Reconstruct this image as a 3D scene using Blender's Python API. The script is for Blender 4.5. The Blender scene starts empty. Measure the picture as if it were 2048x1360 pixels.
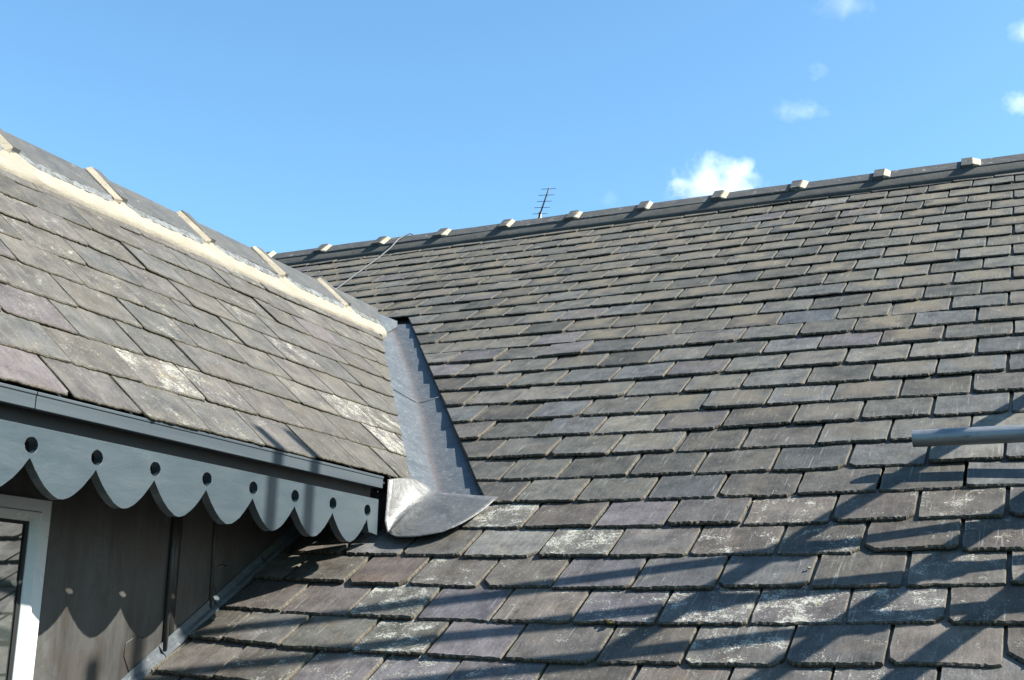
import bpy, bmesh, math, random
from mathutils import Vector, Matrix, noise
random.seed(7)
sc = bpy.context.scene
COL = sc.collection

# ------------------------------------------------------------------ camera
R_RIGHT = Vector((0.906785, 0.421084, 0.020732))
R_UP = Vector((0.081807, -0.223982, 0.971154))
R_FWD = Vector((-0.413581, 0.878931, 0.237551))
F_PX = 2450.595
cam_d = bpy.data.cameras.new('camera'); cam = bpy.data.objects.new('camera', cam_d); COL.objects.link(cam)
cam_d.sensor_width = 36.0; cam_d.lens = F_PX / 2048 * 36.0
cam_d.clip_start = 0.05; cam_d.clip_end = 8000
m = Matrix.Identity(4)
for i, v in enumerate((R_RIGHT, R_UP, -R_FWD)):
    for j in range(3): m[j][i] = v[j]
cam.matrix_world = m
sc.camera = cam

# ------------------------------------------------------------------ light
SUN = Vector((0.446, 0.107, 0.380)).normalized()
EL = math.asin(SUN.z); ROT = math.atan2(SUN.x, SUN.y)
w = bpy.data.worlds.new('World'); sc.world = w; w.use_nodes = True
nt = w.node_tree; bg = nt.nodes['Background']
sky = nt.nodes.new('ShaderNodeTexSky'); sky.sky_type = 'NISHITA'; sky.sun_disc = False
sky.sun_elevation = EL; sky.sun_rotation = ROT
sky.air_density = 1.0; sky.dust_density = 1.0; sky.ozone_density = 1.0; sky.altitude = 50
tint = nt.nodes.new('ShaderNodeMix'); tint.data_type = 'RGBA'; tint.blend_type = 'MULTIPLY'; tint.inputs[0].default_value = 1.0
nt.links.new(sky.outputs[0], tint.inputs[6]); tint.inputs[7].default_value = (0.70, 1.02, 1.12, 1)      # clear cyan-blue summer air
nt.links.new(tint.outputs[2], bg.inputs[0]); bg.inputs[1].default_value = 0.078
sl = bpy.data.lights.new('sun', 'SUN'); sl.energy = 5.0; sl.angle = math.radians(0.53); sl.color = (1.0, 0.95, 0.86)
so = bpy.data.objects.new('sun', sl); COL.objects.link(so)
so.rotation_euler = SUN.to_track_quat('Z', 'Y').to_euler()
sc.view_settings.view_transform = 'Standard'; sc.view_settings.look = 'None'
sc.view_settings.exposure = 1.74; sc.view_settings.gamma = 1
sc.cycles.volume_bounces = 6
sc.cycles.max_bounces = 10

# ------------------------------------------------------------------ node helpers
class NT:
    def __init__(s, name):
        s.m = bpy.data.materials.new(name); s.m.use_nodes = True
        s.t = s.m.node_tree; s.b = s.t.nodes['Principled BSDF']; s.out = s.t.nodes['Material Output']
    def n(s, typ, **k):
        nd = s.t.nodes.new(typ)
        for a, v in k.items():
            if a.startswith('i_'):
                key = a[2:]; key = int(key) if key.isdigit() else key.replace('_', ' ')
                nd.inputs[key].default_value = v
            else: setattr(nd, a, v)
        return nd
    def l(s, a, b): s.t.links.new(a, b)
    def attr(s, name): return s.n('ShaderNodeAttribute', attribute_name=name)
    def val(s, x, sock):
        if isinstance(x, (int, float)): sock.default_value = x
        elif isinstance(x, (tuple, list)): sock.default_value = x
        else: s.l(x, sock)
    def math(s, op, a, b=0.0, clamp=False):
        nd = s.n('ShaderNodeMath', operation=op, use_clamp=clamp)
        s.val(a, nd.inputs[0]); s.val(b, nd.inputs[1]); return nd.outputs[0]
    def mix(s, f, a, b, mode='MIX'):
        nd = s.n('ShaderNodeMix', data_type='RGBA', blend_type=mode)
        s.val(f, nd.inputs[0]); s.val(a, nd.inputs[6]); s.val(b, nd.inputs[7]); return nd.outputs[2]
    def noise(s, vec, scale, detail=4, rough=0.6, dist=0.0):
        nd = s.n('ShaderNodeTexNoise'); nd.inputs['Scale'].default_value = scale
        nd.inputs['Detail'].default_value = detail; nd.inputs['Roughness'].default_value = rough
        nd.inputs['Distortion'].default_value = dist
        if vec is not None: s.l(vec, nd.inputs['Vector'])
        return nd.outputs['Fac']
    def ramp(s, f, a, b, c0=0.0, c1=1.0):
        nd = s.n('ShaderNodeMapRange', clamp=True); s.l(f, nd.inputs[0])
        nd.inputs[1].default_value = a; nd.inputs[2].default_value = b
        nd.inputs[3].default_value = c0; nd.inputs[4].default_value = c1
        return nd.outputs[0]
    def scale(s, vec, sv):
        nd = s.n('ShaderNodeMapping'); s.l(vec, nd.inputs[0]); nd.inputs['Scale'].default_value = sv; return nd.outputs[0]
    def bump(s, h, st, dist=0.01, prev=None):
        nd = s.n('ShaderNodeBump'); nd.inputs['Strength'].default_value = st; nd.inputs['Distance'].default_value = dist
        s.l(h, nd.inputs['Height'])
        if prev is not None: s.l(prev, nd.inputs['Normal'])
        return nd.outputs[0]

def slate_material(name, edge_col, speck, tone):
    N = NT(name)
    col = N.attr('Col').outputs['Color']
    par = N.n('ShaderNodeSeparateColor'); N.l(N.attr('par').outputs['Color'], par.inputs[0])
    lich, stain, edge = par.outputs[0], par.outputs[1], par.outputs[2]
    p = N.attr('sc').outputs['Vector']; uv = N.attr('suv').outputs['Vector']
    # riven face mottling, streaks along the slope
    n1 = N.noise(p, 9, 5, 0.6); n2 = N.noise(N.scale(p, (60, 9, 1)), 1.0, 4, 0.7); n3 = N.noise(p, 140, 4, 0.7)
    f = N.math('ADD', N.ramp(n1, 0.28, 0.72, 0.62, 1.40), N.ramp(n2, 0.25, 0.75, -0.22, 0.22))
    f = N.math('ADD', f, N.ramp(n3, 0.25, 0.75, -0.34, 0.34))
    base = N.mix(1.0, col, N.mix(0.0, f, f), 'MULTIPLY')
    n6 = N.noise(N.scale(p, (1, .6, 1)), 38, 3, 0.65)
    base = N.mix(N.ramp(n6, 0.5, 0.72, 0, 0.45), base, N.mix(1.0, base, (1.5, 1.48, 1.42, 1), 'MULTIPLY'))
    # cool / warm drift over one slate
    n4 = N.noise(p, 5, 3, 0.5)
    base = N.mix(N.ramp(n4, 0.52, 0.72, 0, 0.25), base, N.mix(1.0, base, (0.84, 0.98, 1.16, 1), 'MULTIPLY'))
    n4b = N.noise(p, 7.3, 3, 0.6)
    base = N.mix(N.ramp(n4b, 0.55, 0.7, 0, 0.45), base, N.mix(1.0, base, (1.18, 1.0, 0.80, 1), 'MULTIPLY'))
    # tan rust stain in the middle of the slate, blue-grey rim
    sep = N.n('ShaderNodeSeparateXYZ'); N.l(uv, sep.inputs[0])
    dx = N.math('ABSOLUTE', N.math('SUBTRACT', sep.outputs[0], 0.5)); dy = N.math('ABSOLUTE', N.math('SUBTRACT', sep.outputs[1], 0.5))
    dd = N.math('MAXIMUM', dx, dy)
    n5 = N.noise(p, 11, 4, 0.6)
    msk = N.math('ADD', N.math('MULTIPLY', dd, -3.4), N.math('MULTIPLY', n5, 2.0))
    msk = N.ramp(msk, -0.45, 0.35)
    base = N.mix(N.math('MULTIPLY', msk, stain), base, N.mix(n5, (0.19, 0.165, 0.12, 1), (0.37, 0.315, 0.225, 1)))
    rim = N.ramp(dd, 0.455, 0.5)
    base = N.mix(N.math('MULTIPLY', rim, 0.5), base, (0.27, 0.26, 0.22, 1))
    # white scratches
    sn = N.noise(N.scale(p, (110, 5, 1)), 1.0, 2, 0.5, 0.4); sg = N.noise(p, 6.0, 2, 0.5)
    scr = N.math('MULTIPLY', N.ramp(sn, 0.63, 0.71), N.ramp(sg, 0.42, 0.56))
    base = N.mix(N.math('MULTIPLY', scr, 0.42), base, (0.62, 0.62, 0.57, 1))
    # crisp small specks
    vo = N.n('ShaderNodeTexVoronoi'); vo.inputs['Scale'].default_value = 75; N.l(p, vo.inputs['Vector'])
    sp = N.math('MULTIPLY', N.ramp(vo.outputs['Distance'], 0.10, 0.22, 1, 0), N.ramp(N.noise(p, 16, 2, 0.5), 0.50, 0.62))
    base = N.mix(N.math('MULTIPLY', sp, speck), base, (0.62, 0.60, 0.52, 1))
    vo2 = N.n('ShaderNodeTexVoronoi'); vo2.inputs['Scale'].default_value = 34; N.l(N.scale(p, (1, .55, 1)), vo2.inputs['Vector'])
    sp2 = N.math('MULTIPLY', N.ramp(vo2.outputs['Distance'], 0.06, 0.13, 1, 0), N.ramp(N.noise(p, 10, 2, 0.5), 0.50, 0.60))
    base = N.mix(N.math('MULTIPLY', sp2, speck), base, (0.60, 0.59, 0.53, 1))
    # crusty lichen
    la = N.noise(N.n('ShaderNodeTexCoord').outputs['Object'], 11, 4, 0.7, 0.3); lb = N.noise(p, 130, 4, 0.8, 0.8)
    lm = N.math('ADD', N.math('MULTIPLY', la, 0.95), N.math('MULTIPLY', lb, 1.15))
    lm = N.math('ADD', lm, N.math('MULTIPLY', lich, 0.30))
    lm = N.ramp(lm, 1.34, 1.41)
    lcol = N.mix(N.ramp(N.noise(p, 60, 2), 0.35, 0.65), (0.70, 0.70, 0.56, 1), (0.98, 0.98, 0.90, 1))
    yl = N.ramp(N.noise(p, 31, 2), 0.66, 0.70, 0, 0.8)
    lcol = N.mix(yl, lcol, (0.80, 0.58, 0.15, 1))
    base = N.mix(N.math('MULTIPLY', lm, 0.9), base, lcol)
    # rough split edges; the near-black colour also holds the shade of their crevices
    en = N.noise(p, 110, 3, 0.8)
    ecol = N.mix(N.ramp(en, 0.35, 0.65), edge_col[0], edge_col[1])
    base = N.mix(edge, base, ecol)
    base = N.mix(1.0, base, tone + (1,), 'MULTIPLY')
    N.l(base, N.b.inputs['Base Color'])
    N.l(N.ramp(n1, 0.3, 0.7, 0.62, 0.82), N.b.inputs['Roughness'])
    N.b.inputs['Specular IOR Level'].default_value = 0.22
    h = N.math('ADD', N.math('MULTIPLY', n1, 0.8), N.math('MULTIPLY', n2, 0.25))
    h = N.math('ADD', h, N.math('MULTIPLY', n3, 0.10)); h = N.math('ADD', h, N.math('MULTIPLY', lm, 0.12))
    b1 = N.bump(h, 0.55, 0.009)
    b2 = N.bump(N.math('MULTIPLY', en, edge), 0.9, 0.006, b1)
    N.l(b2, N.b.inputs['Normal'])
    return N.m

def simple_material(name, c1, c2, scale=8, rough=(0.5, 0.7), metal=0.0, bump=0.3, dist=0.004, stretch=(1, 1, 1), spots=None, spec=0.3, k=.25):
    N = NT(name); c1 = tuple(x * k for x in c1); c2 = tuple(x * k for x in c2)
    if spots: spots = (tuple(x * k for x in spots[0]),) + tuple(spots[1:])
    tc = N.n('ShaderNodeTexCoord').outputs['Object']
    p = N.scale(tc, stretch)
    a = N.noise(p, scale, 5, 0.65, 0.2); b = N.noise(tc, scale * 9, 4, 0.7)
    c = N.mix(N.ramp(a, 0.3, 0.7), c1 + (1,), c2 + (1,))
    c = N.mix(N.ramp(b, 0.3, 0.7, 0, 0.25), c, c1 + (1,))
    if spots:
        sn = N.noise(tc, spots[1], 5, 0.75, 0.5)
        c = N.mix(N.ramp(sn, spots[2], spots[2] + 0.05, 0, spots[3]), c, spots[0] + (1,))
    N.l(c, N.b.inputs['Base Color'])
    N.l(N.ramp(a, 0.3, 0.7, rough[0], rough[1]), N.b.inputs['Roughness'])
    N.b.inputs['Metallic'].default_value = metal; N.b.inputs['Specular IOR Level'].default_value = spec
    N.l(N.bump(N.math('ADD', a, N.math('MULTIPLY', b, 0.25)), bump, dist), N.b.inputs['Normal'])
    return N.m

M_SLATE = slate_material('weathered_slate', ((0.025, 0.02, 0.015, 1), (0.27, 0.23, 0.16, 1)), 0.6, (.385, .382, .388))
M_SLATE_D = slate_material('pale_weathered_slate', ((0.05, 0.045, 0.03, 1), (0.30, 0.27, 0.19, 1)), 0.85, (.252, .246, .240))
M_TILE = simple_material('ridge_tile_grey', (0.17, 0.17, 0.165), (0.28, 0.27, 0.24), 9, (0.6, 0.8), bump=0.7, dist=.006, spots=((0.95, 0.93, 0.82), 17, 0.60, 0.8))
M_DTILE = simple_material('dormer_ridge_tile_grey', (0.15, 0.16, 0.165), (0.27, 0.26, 0.235), 9, (0.6, 0.8), bump=0.7, dist=.006, spots=((0.8, 0.8, 0.72), 30, 0.62, 0.8))
M_CREAM = simple_material('cream_mortar', (0.60, 0.53, 0.415), (0.85, 0.78, 0.64), 11, (0.8, 0.95), bump=1.0, dist=0.010, stretch=(1, .5, 1), spots=((0.45, 0.36, 0.24), 9, 0.62, 0.45), spec=0.2, k=.27)
M_CREAM3 = simple_material('rib_mortar', (0.60, 0.52, 0.39), (0.88, 0.79, 0.62), 13, (0.8, 0.95), bump=1.0, dist=0.010, spots=((.42, .35, .25), 15, .58, .6), spec=0.2, k=.26)
M_CREAM2 = simple_material('pale_cream_mortar', (0.66, 0.57, 0.41), (0.95, 0.85, 0.66), 18, (0.8, 0.95), bump=0.9, dist=0.006, spots=((.4, .34, .25), 20, .60, .6), spec=0.2, k=.38)
M_DARKM = simple_material('dark_bedding_mortar', (0.19, 0.19, 0.18), (0.28, 0.275, 0.25), 10, (0.8, 0.95), bump=0.8, dist=0.006, spec=0.2)
M_SMEAR = simple_material('pale_mortar_smear', (0.30, 0.33, 0.34), (0.60, 0.62, 0.60), 22, (0.7, 0.9), bump=0.6, dist=0.004, spots=((0.19, 0.20, 0.20), 30, 0.5, 0.9), spec=0.3)
M_PAINT = simple_material('blue_grey_gloss_paint', (0.108, 0.158, 0.190), (0.142, 0.198, 0.230), 8, (0.28, 0.45), bump=0.45, dist=0.005, stretch=(1, .5, 1.8), spots=((0.42, 0.50, 0.54), 30, 0.67, 0.5), spec=0.5)
M_TRIM = simple_material('slate_grey_trim', (0.125, 0.165, 0.20), (0.175, 0.22, 0.25), 3, (0.4, 0.55), bump=0.15, dist=0.003, stretch=(1, 0.3, 6))
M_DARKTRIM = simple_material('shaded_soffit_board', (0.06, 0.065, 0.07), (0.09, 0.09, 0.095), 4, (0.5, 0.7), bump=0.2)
M_WHITE = simple_material('white_window_plastic', (0.78, 0.79, 0.80), (0.82, 0.83, 0.83), 3, (0.22, 0.32), bump=0.02, spec=0.5, k=.5)
M_GASKET = simple_material('black_gasket_rubber', (0.02, 0.02, 0.02), (0.03, 0.03, 0.03), 8, (0.6, 0.7), bump=0.1)
M_STEEL = simple_material('galvanised_steel', (0.30, 0.31, 0.32), (0.55, 0.56, 0.57), 26, (0.42, 0.6), metal=0.75, bump=0.25, dist=0.002, stretch=(0.25, 1, 1), spots=((0.22, 0.19, 0.16), 30, 0.62, 0.6), k=.6)
M_ALU = simple_material('dull_aluminium', (0.22, 0.21, 0.20), (0.32, 0.31, 0.30), 20, (0.4, 0.5), metal=0.6, bump=0.05)
M_CABLE = simple_material('grey_cable_sheath', (0.30, 0.30, 0.30), (0.38, 0.38, 0.38), 10, (0.4, 0.5), bump=0.05)
M_TIMBER = simple_material('scaffold_timber', (0.24, 0.17, 0.10), (0.36, 0.27, 0.17), 5, (0.7, 0.85), bump=0.5, stretch=(1, 12, 12))
M_STONE = simple_material('sandstone_wall', (0.26, 0.22, 0.16), (0.36, 0.31, 0.23), 3, (0.8, 0.9), bump=0.5)
M_DECK = simple_material('roofing_felt', (0.05, 0.048, 0.045), (0.08, 0.075, 0.07), 8, (0.85, 0.95), bump=0.2)
M_GROUND = simple_material('grass_and_gravel_ground', (0.05, 0.07, 0.03), (0.10, 0.10, 0.07), 0.4, (0.9, 0.95), bump=0.2)

def lead_material(name, dark, pale, rough, metal):
    N = NT(name); dark = tuple(x * .235 for x in dark); pale = tuple(x * .235 for x in pale)
    tc = N.n('ShaderNodeTexCoord').outputs['Object']
    dirt = N.attr('dirt').outputs['Fac']
    a = N.noise(tc, 8, 5, 0.65, 0.8); b = N.noise(N.scale(tc, (1.4, 1.4, 1.4)), 24, 5, 0.7, 1.0)
    c = N.mix(N.ramp(a, 0.3, 0.7), dark + (1,), pale + (1,))
    c = N.mix(N.ramp(b, 0.57, 0.66, 0, 0.5), c, (0.16, 0.185, 0.20, 1))
    c = N.mix(N.math('MULTIPLY', dirt, N.ramp(b, 0.3, 0.6)), c, (0.07, 0.05, 0.042, 1))
    N.l(c, N.b.inputs['Base Color'])
    N.l(N.ramp(b, 0.3, 0.7, rough[0], rough[1]), N.b.inputs['Roughness'])
    N.b.inputs['Metallic'].default_value = metal
    N.l(N.bump(N.math('ADD', N.math('MULTIPLY', a, 1.5), N.math('MULTIPLY', b, 0.15)), 0.35, 0.02), N.b.inputs['Normal'])
    return N.m
M_LEAD = lead_material('valley_lead', (0.145, 0.175, 0.205), (0.26, 0.305, 0.34), (0.50, 0.66), 0.04)
M_LEAD_NEW = lead_material('bright_worked_lead', (0.30, 0.30, 0.29), (0.52, 0.51, 0.49), (0.42, 0.58), 0.30)
M_LEAD_WALL = simple_material('weathered_wall_lead', (0.130, 0.122, 0.112), (0.30, 0.305, 0.295), 4, (0.38, 0.52), metal=0.3, bump=0.35, dist=0.01, stretch=(1, 2.5, 0.5), spots=((0.17, 0.13, 0.10), 5, 0.52, 0.35))

N = NT('window_glass'); N.b.inputs['Base Color'].default_value = (0.03, 0.034, 0.03, 1); N.b.inputs['Roughness'].default_value = 0.02
N.b.inputs['IOR'].default_value = 2.0; N.b.inputs['Specular IOR Level'].default_value = 0.8; M_GLASS = N.m

# ------------------------------------------------------------------ mesh helpers
class MB:
    """collects shapes for one mesh object"""
    def __init__(s): s.v = []; s.f = []; s.mi = []
    def add(s, vs, fs, mi=0):
        o = len(s.v); s.v += [Vector(v) for v in vs]
        for f in fs: s.f.append(tuple(i + o for i in f)); s.mi.append(mi)
    def box(s, a, b, mi=0):
        x0, y0, z0 = a; x1, y1, z1 = b
        s.add([(x0,y0,z0),(x1,y0,z0),(x1,y1,z0),(x0,y1,z0),(x0,y0,z1),(x1,y0,z1),(x1,y1,z1),(x0,y1,z1)],
              [(0,3,2,1),(4,5,6,7),(0,1,5,4),(1,2,6,5),(2,3,7,6),(3,0,4,7)], mi)
    def tube(s, pts, r, n=16, cap=True, inner=None, mi=0):
        pts = [Vector(p) for p in pts]; rings = []
        for k, p in enumerate(pts):
            t = (pts[min(k + 1, len(pts) - 1)] - pts[max(k - 1, 0)]).normalized()
            a = t.orthogonal().normalized() if k == 0 else (rings_a - t * rings_a.dot(t)).normalized()
            rings_a = a; b = t.cross(a)
            rings.append([p + (a * math.cos(2*math.pi*i/n) + b * math.sin(2*math.pi*i/n)) * r for i in range(n)])
        vs = [q for ring in rings for q in ring]; fs = []
        for k in range(len(pts) - 1):
            for i in range(n):
                j = (i + 1) % n; fs.append((k*n+i, k*n+j, (k+1)*n+j, (k+1)*n+i))
        if cap and inner is None:
            fs.append(tuple(reversed(range(n)))); fs.append(tuple((len(pts)-1)*n + i for i in range(n)))
        s.add(vs, fs, mi)
        if inner:
            k0 = [pts[0] + (q - pts[0]) * (inner / r) for q in rings[0]]; k1 = [pts[-1] + (q - pts[-1]) * (inner / r) for q in rings[-1]]
            vs = rings[0] + k0 + k1 + rings[-1]; fs = []
            for i in range(n):
                j = (i + 1) % n
                fs += [(j, i, n+i, n+j), (n+j, n+i, 2*n+i, 2*n+j), (2*n+j, 2*n+i, 3*n+i, 3*n+j)]
            s.add(vs, fs, mi)
    def prism(s, prof, axis_pts, mi=0, caps=True):
        """prof: list of vectors (offsets in world) swept between axis points"""
        n = len(prof); vs = []; fs = []
        for p in axis_pts:
            for q in prof: vs.append(Vector(p) + Vector(q))
        for k in range(len(axis_pts) - 1):
            for i in range(n):
                j = (i + 1) % n; fs.append((k*n+i, k*n+j, (k+1)*n+j, (k+1)*n+i))
        if caps: fs.append(tuple(reversed(range(n)))); fs.append(tuple((len(axis_pts)-1)*n+i for i in range(n)))
        s.add(vs, fs, mi)
    def grid(s, rows, mi=0):
        n = len(rows[0]); vs = [p for r in rows for p in r]; fs = []
        for i in range(len(rows) - 1):
            for j in range(n - 1): fs.append((i*n+j, i*n+j+1, (i+1)*n+j+1, (i+1)*n+j))
        s.add(vs, fs, mi)
    def build(s, name, mat, parent=None, smooth=False, recalc=True, bevel=0.0, jitter=0.0, thick=0.0, autosm=None):
        me = bpy.data.meshes.new(name)
        vs = s.v
        if jitter:
            vs = [v + noise.noise_vector(v * 23.0) * jitter for v in vs]
        me.from_pydata([tuple(v) for v in vs], [], s.f)
        for mm in (mat if isinstance(mat, (list, tuple)) else [mat]): me.materials.append(mm)
        for p, mi in zip(me.polygons, s.mi): p.material_index = mi
        if recalc:
            bm = bmesh.new(); bm.from_mesh(me); bmesh.ops.recalc_face_normals(bm, faces=bm.faces); bm.to_mesh(me); bm.free()
        if smooth: me.polygons.foreach_set('use_smooth', [True] * len(me.polygons))
        me.update()
        o = bpy.data.objects.new(name, me); COL.objects.link(o)
        if thick:
            md = o.modifiers.new('thickness', 'SOLIDIFY'); md.thickness = thick; md.offset = -1
        if bevel:
            md = o.modifiers.new('bevel', 'BEVEL'); md.width = bevel; md.segments = 2; md.limit_method = 'ANGLE'; md.angle_limit = 0.6
        if parent: o.parent = parent
        return o

def empty(name, loc=(0, 0, 0)):
    o = bpy.data.objects.new(name, None); COL.objects.link(o); o.location = loc; return o
def tag(o, label=None, cat=None, group=None, kind=None):
    if label: o['label'] = label
    if cat: o['category'] = cat
    if group: o['group'] = group
    if kind: o['kind'] = kind
    return o

# ------------------------------------------------------------------ geometry of the two roofs
AL = 0.571326                                                    # main roof pitch
P0 = Vector((-0.258139, 4.139683, 0.189379)); EX = Vector((1, 0, 0))
ES = Vector((0, -math.cos(AL), -math.sin(AL))); EN = Vector((0, -math.sin(AL), math.cos(AL)))
EXPO = 0.233409; SW = 0.30
BE = math.radians(42.228)                                        # dormer pitch
XE = -2.668; ZE = 0.6328 + (-2.63222 - XE) * math.tan(BE)
DS = Vector((math.cos(BE), 0, -math.sin(BE))); DN = Vector((math.sin(BE), 0, math.cos(BE)))
DO = Vector((XE, 0, ZE)); XWALL = -3.146
def main_pt(u, v, h=0.0): return P0 + EX * u + ES * v + EN * h
def main_sl(u, v, h=0.0): return main_pt(u, v, h - .034)
def main_xy(x, y, h=0.0): return main_pt(x - P0.x, -(y - P0.y) / math.cos(AL), h)
def main_z(y): return P0.z + (y - P0.y) * math.tan(AL)
def dorm_pt(y, x, h=0.0): return DO + Vector((0, y, 0)) + DS * ((x - XE) / math.cos(BE)) + DN * h
CU = [-0.0003,0.0023,-0.0001,-0.0094,0.0074,0.0117,-0.0057,-0.0012,0.0043,-0.0072]
CV = [0.0136,0.041,-0.0261,-0.0296,0.0049,0.0151,-0.0026,-0.0305,-0.0482,0.0163]
def corr(c, r):
    cn = (max(-10.5, min(0.3, c)) + 5) / 5; rn = (max(4.0, min(28, r)) - 18) / 10
    k = 0; du = dv = 0
    for i in range(4):
        for j in range(4 - i):
            t = cn**i * rn**j; du += CU[k]*t; dv += CV[k]*t; k += 1
    return du, dv

def clip(poly, a, b, c):
    """keep a*u+b*v+c >= 0"""
    out = []
    for i in range(len(poly)):
        p, q = poly[i], poly[(i + 1) % len(poly)]
        dp, dq = a*p[0]+b*p[1]+c, a*q[0]+b*q[1]+c
        if dp >= 0: out.append(p)
        if (dp >= 0) != (dq >= 0):
            t = dp / (dp - dq); out.append((p[0]+(q[0]-p[0])*t, p[1]+(q[1]-p[1])*t, p[2]))
    return out

class Slates:
    def __init__(s): s.v = []; s.f = []; s.col = []; s.par = []; s.sc = []; s.suv = []; s.nv = []
    def slate(s, fr, uL, uR, vL, vR, vh, h0, t, col, lich, stain, clips=(), nt_=18, chop=(0, 0), rough=1.0, flip=False):
        """uL,uR at tail; vL,vR tail line; vh head.  fr(u,v,h)->world"""
        R = random.random; seed = R() * 90; seed2 = R() * 90
        poly = []                                                # (u, v, kind) kind 1=tail 2=side 0=head
        ns = max(3, nt_ // 3)
        skL, skR = random.gauss(0, .002), random.gauss(0, .002)
        cl, cr = chop
        for i in range(ns):                                      # left side going down
            t_ = i / ns; v = vh + (vL - cl - vh) * t_
            poly.append((uL + skL * (1 - t_) + random.gauss(0, .0009) * rough, v, 2 if i else 0))
        if cl: poly.append((uL, vL - cl, 1)); poly.append((uL + cl * 0.75, vL - cl * 0.18, 1))
        a0 = cl * 0.8 / (uR - uL); a1 = 1 - cr * 0.8 / (uR - uL)
        w1 = random.uniform(.5, 1.5)
        for i in range(nt_ + 1):
            t_ = a0 + (a1 - a0) * i / nt_
            wob = noise.noise(Vector((t_ * 5 * w1, seed, 0))) * .0050 + random.gauss(0, .0016)
            edge_drop = -.008 * max(0, abs(t_ - .5) - .455) / .045 * random.uniform(.3, 1.3)
            poly.append((uL + (uR - uL) * t_, vL + (vR - vL) * t_ + (wob + edge_drop) * rough, 1))
        if cr: poly.append((uR - cr * 0.75, vR - cr * 0.18, 1)); poly.append((uR, vR - cr, 2))
        for i in range(ns - 1, -1, -1):
            t_ = i / ns; v = vh + (vR - cr - vh) * t_
            poly.append((uR + skR * (1 - t_) + random.gauss(0, .0009) * rough, v, 2 if i else 0))
        for c in clips:
            poly = clip(poly, *c)
            if len(poly) < 3: return
        n = len(poly)
        L = max(1e-3, max(vL, vR) - vh)
        tw = random.gauss(0, .0016)
        um = (uL + uR) / 2
        def hh(u, v): return h0 * max(0.0, 1 - ((vL + vR) / 2 - v) / L) + tw * (u - um) / .15
        base = len(s.v); top = []
        area = sum(poly[i][0]*poly[(i+1)%n][1] - poly[(i+1)%n][0]*poly[i][1] for i in range(n))
        sg = 1 if area > 0 else -1
        inset_base = {1: .0055, 2: .0028, 0: .001}
        for i in range(n):
            a, b = poly[i - 2], poly[(i + 2) % n]
            dx, dy = b[0]-a[0], b[1]-a[1]; l = math.hypot(dx, dy) or 1
            nx, ny = -dy / l * sg, dx / l * sg
            k = inset_base[poly[i][2]] * random.uniform(.25, 1.55) * rough
            top.append((poly[i][0] + nx*k, poly[i][1] + ny*k))
        for p in poly: s.v.append(fr(p[0], p[1], hh(p[0], p[1])))
        for p in poly: s.v.append(fr(p[0], p[1], hh(p[0], p[1]) + t * .55))
        for p in top: s.v.append(fr(p[0], p[1], hh(p[0], p[1]) + t))
        for rr in (poly, poly, top):
            for p in rr:
                s.sc.append((p[0] + seed, p[1] + seed2, seed))
                s.suv.append(((p[0]-uL)/(uR-uL), min(1.0, max(0.0, (p[1]-(vL+vR)/2)/.233 + 1)), 0))
        def face(idx, e):
            if flip: idx = idx[::-1]
            s.f.append(tuple(idx)); s.col.append(col); s.par.append((lich, stain, e, 1.0))
        topf = [base + 2*n + i for i in range(n)]
        if sg < 0: face(topf, 0.0)
        else: face(topf[::-1], 0.0)
        for i in range(n):
            j = (i + 1) % n
            for lv in (0, 1):
                q = [base+lv*n+i, base+lv*n+j, base+(lv+1)*n+j, base+(lv+1)*n+i]
                if sg > 0: q = q[::-1]
                face(q, (1.0 if lv == 0 else .8) if poly[i][2] == 1 else .75)
    def build(s, name, mat, parent):
        me = bpy.data.meshes.new(name); me.from_pydata([tuple(v) for v in s.v], [], s.f); me.materials.append(mat)
        ca = me.attributes.new('Col', 'FLOAT_COLOR', 'FACE'); pa = me.attributes.new('par', 'FLOAT_COLOR', 'FACE')
        ca.data.foreach_set('color', [x for c in s.col for x in (c[0], c[1], c[2], 1.0)])
        pa.data.foreach_set('color', [x for c in s.par for x in c])
        a = me.attributes.new('sc', 'FLOAT_VECTOR', 'POINT'); a.data.foreach_set('vector', [x for c in s.sc for x in c])
        a = me.attributes.new('suv', 'FLOAT_VECTOR', 'POINT'); a.data.foreach_set('vector', [x for c in s.suv for x in c])
        me.update()
        o = bpy.data.objects.new(name, me); COL.objects.link(o); o.parent = parent
        return o

# ================================================================== THE HOUSE
house = empty('house', (-1.0, 6.0, -6.0))
tag(house, 'house with weathered grey slate roofs and a dormer edged by a scalloped blue-grey bargeboard', 'house')
def hp(o):                                                       # parent to the house, keep world coordinates
    o.parent = house; o.matrix_parent_inverse = house.matrix_world.inverted(); return o
bpy.context.view_layer.update()

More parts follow.
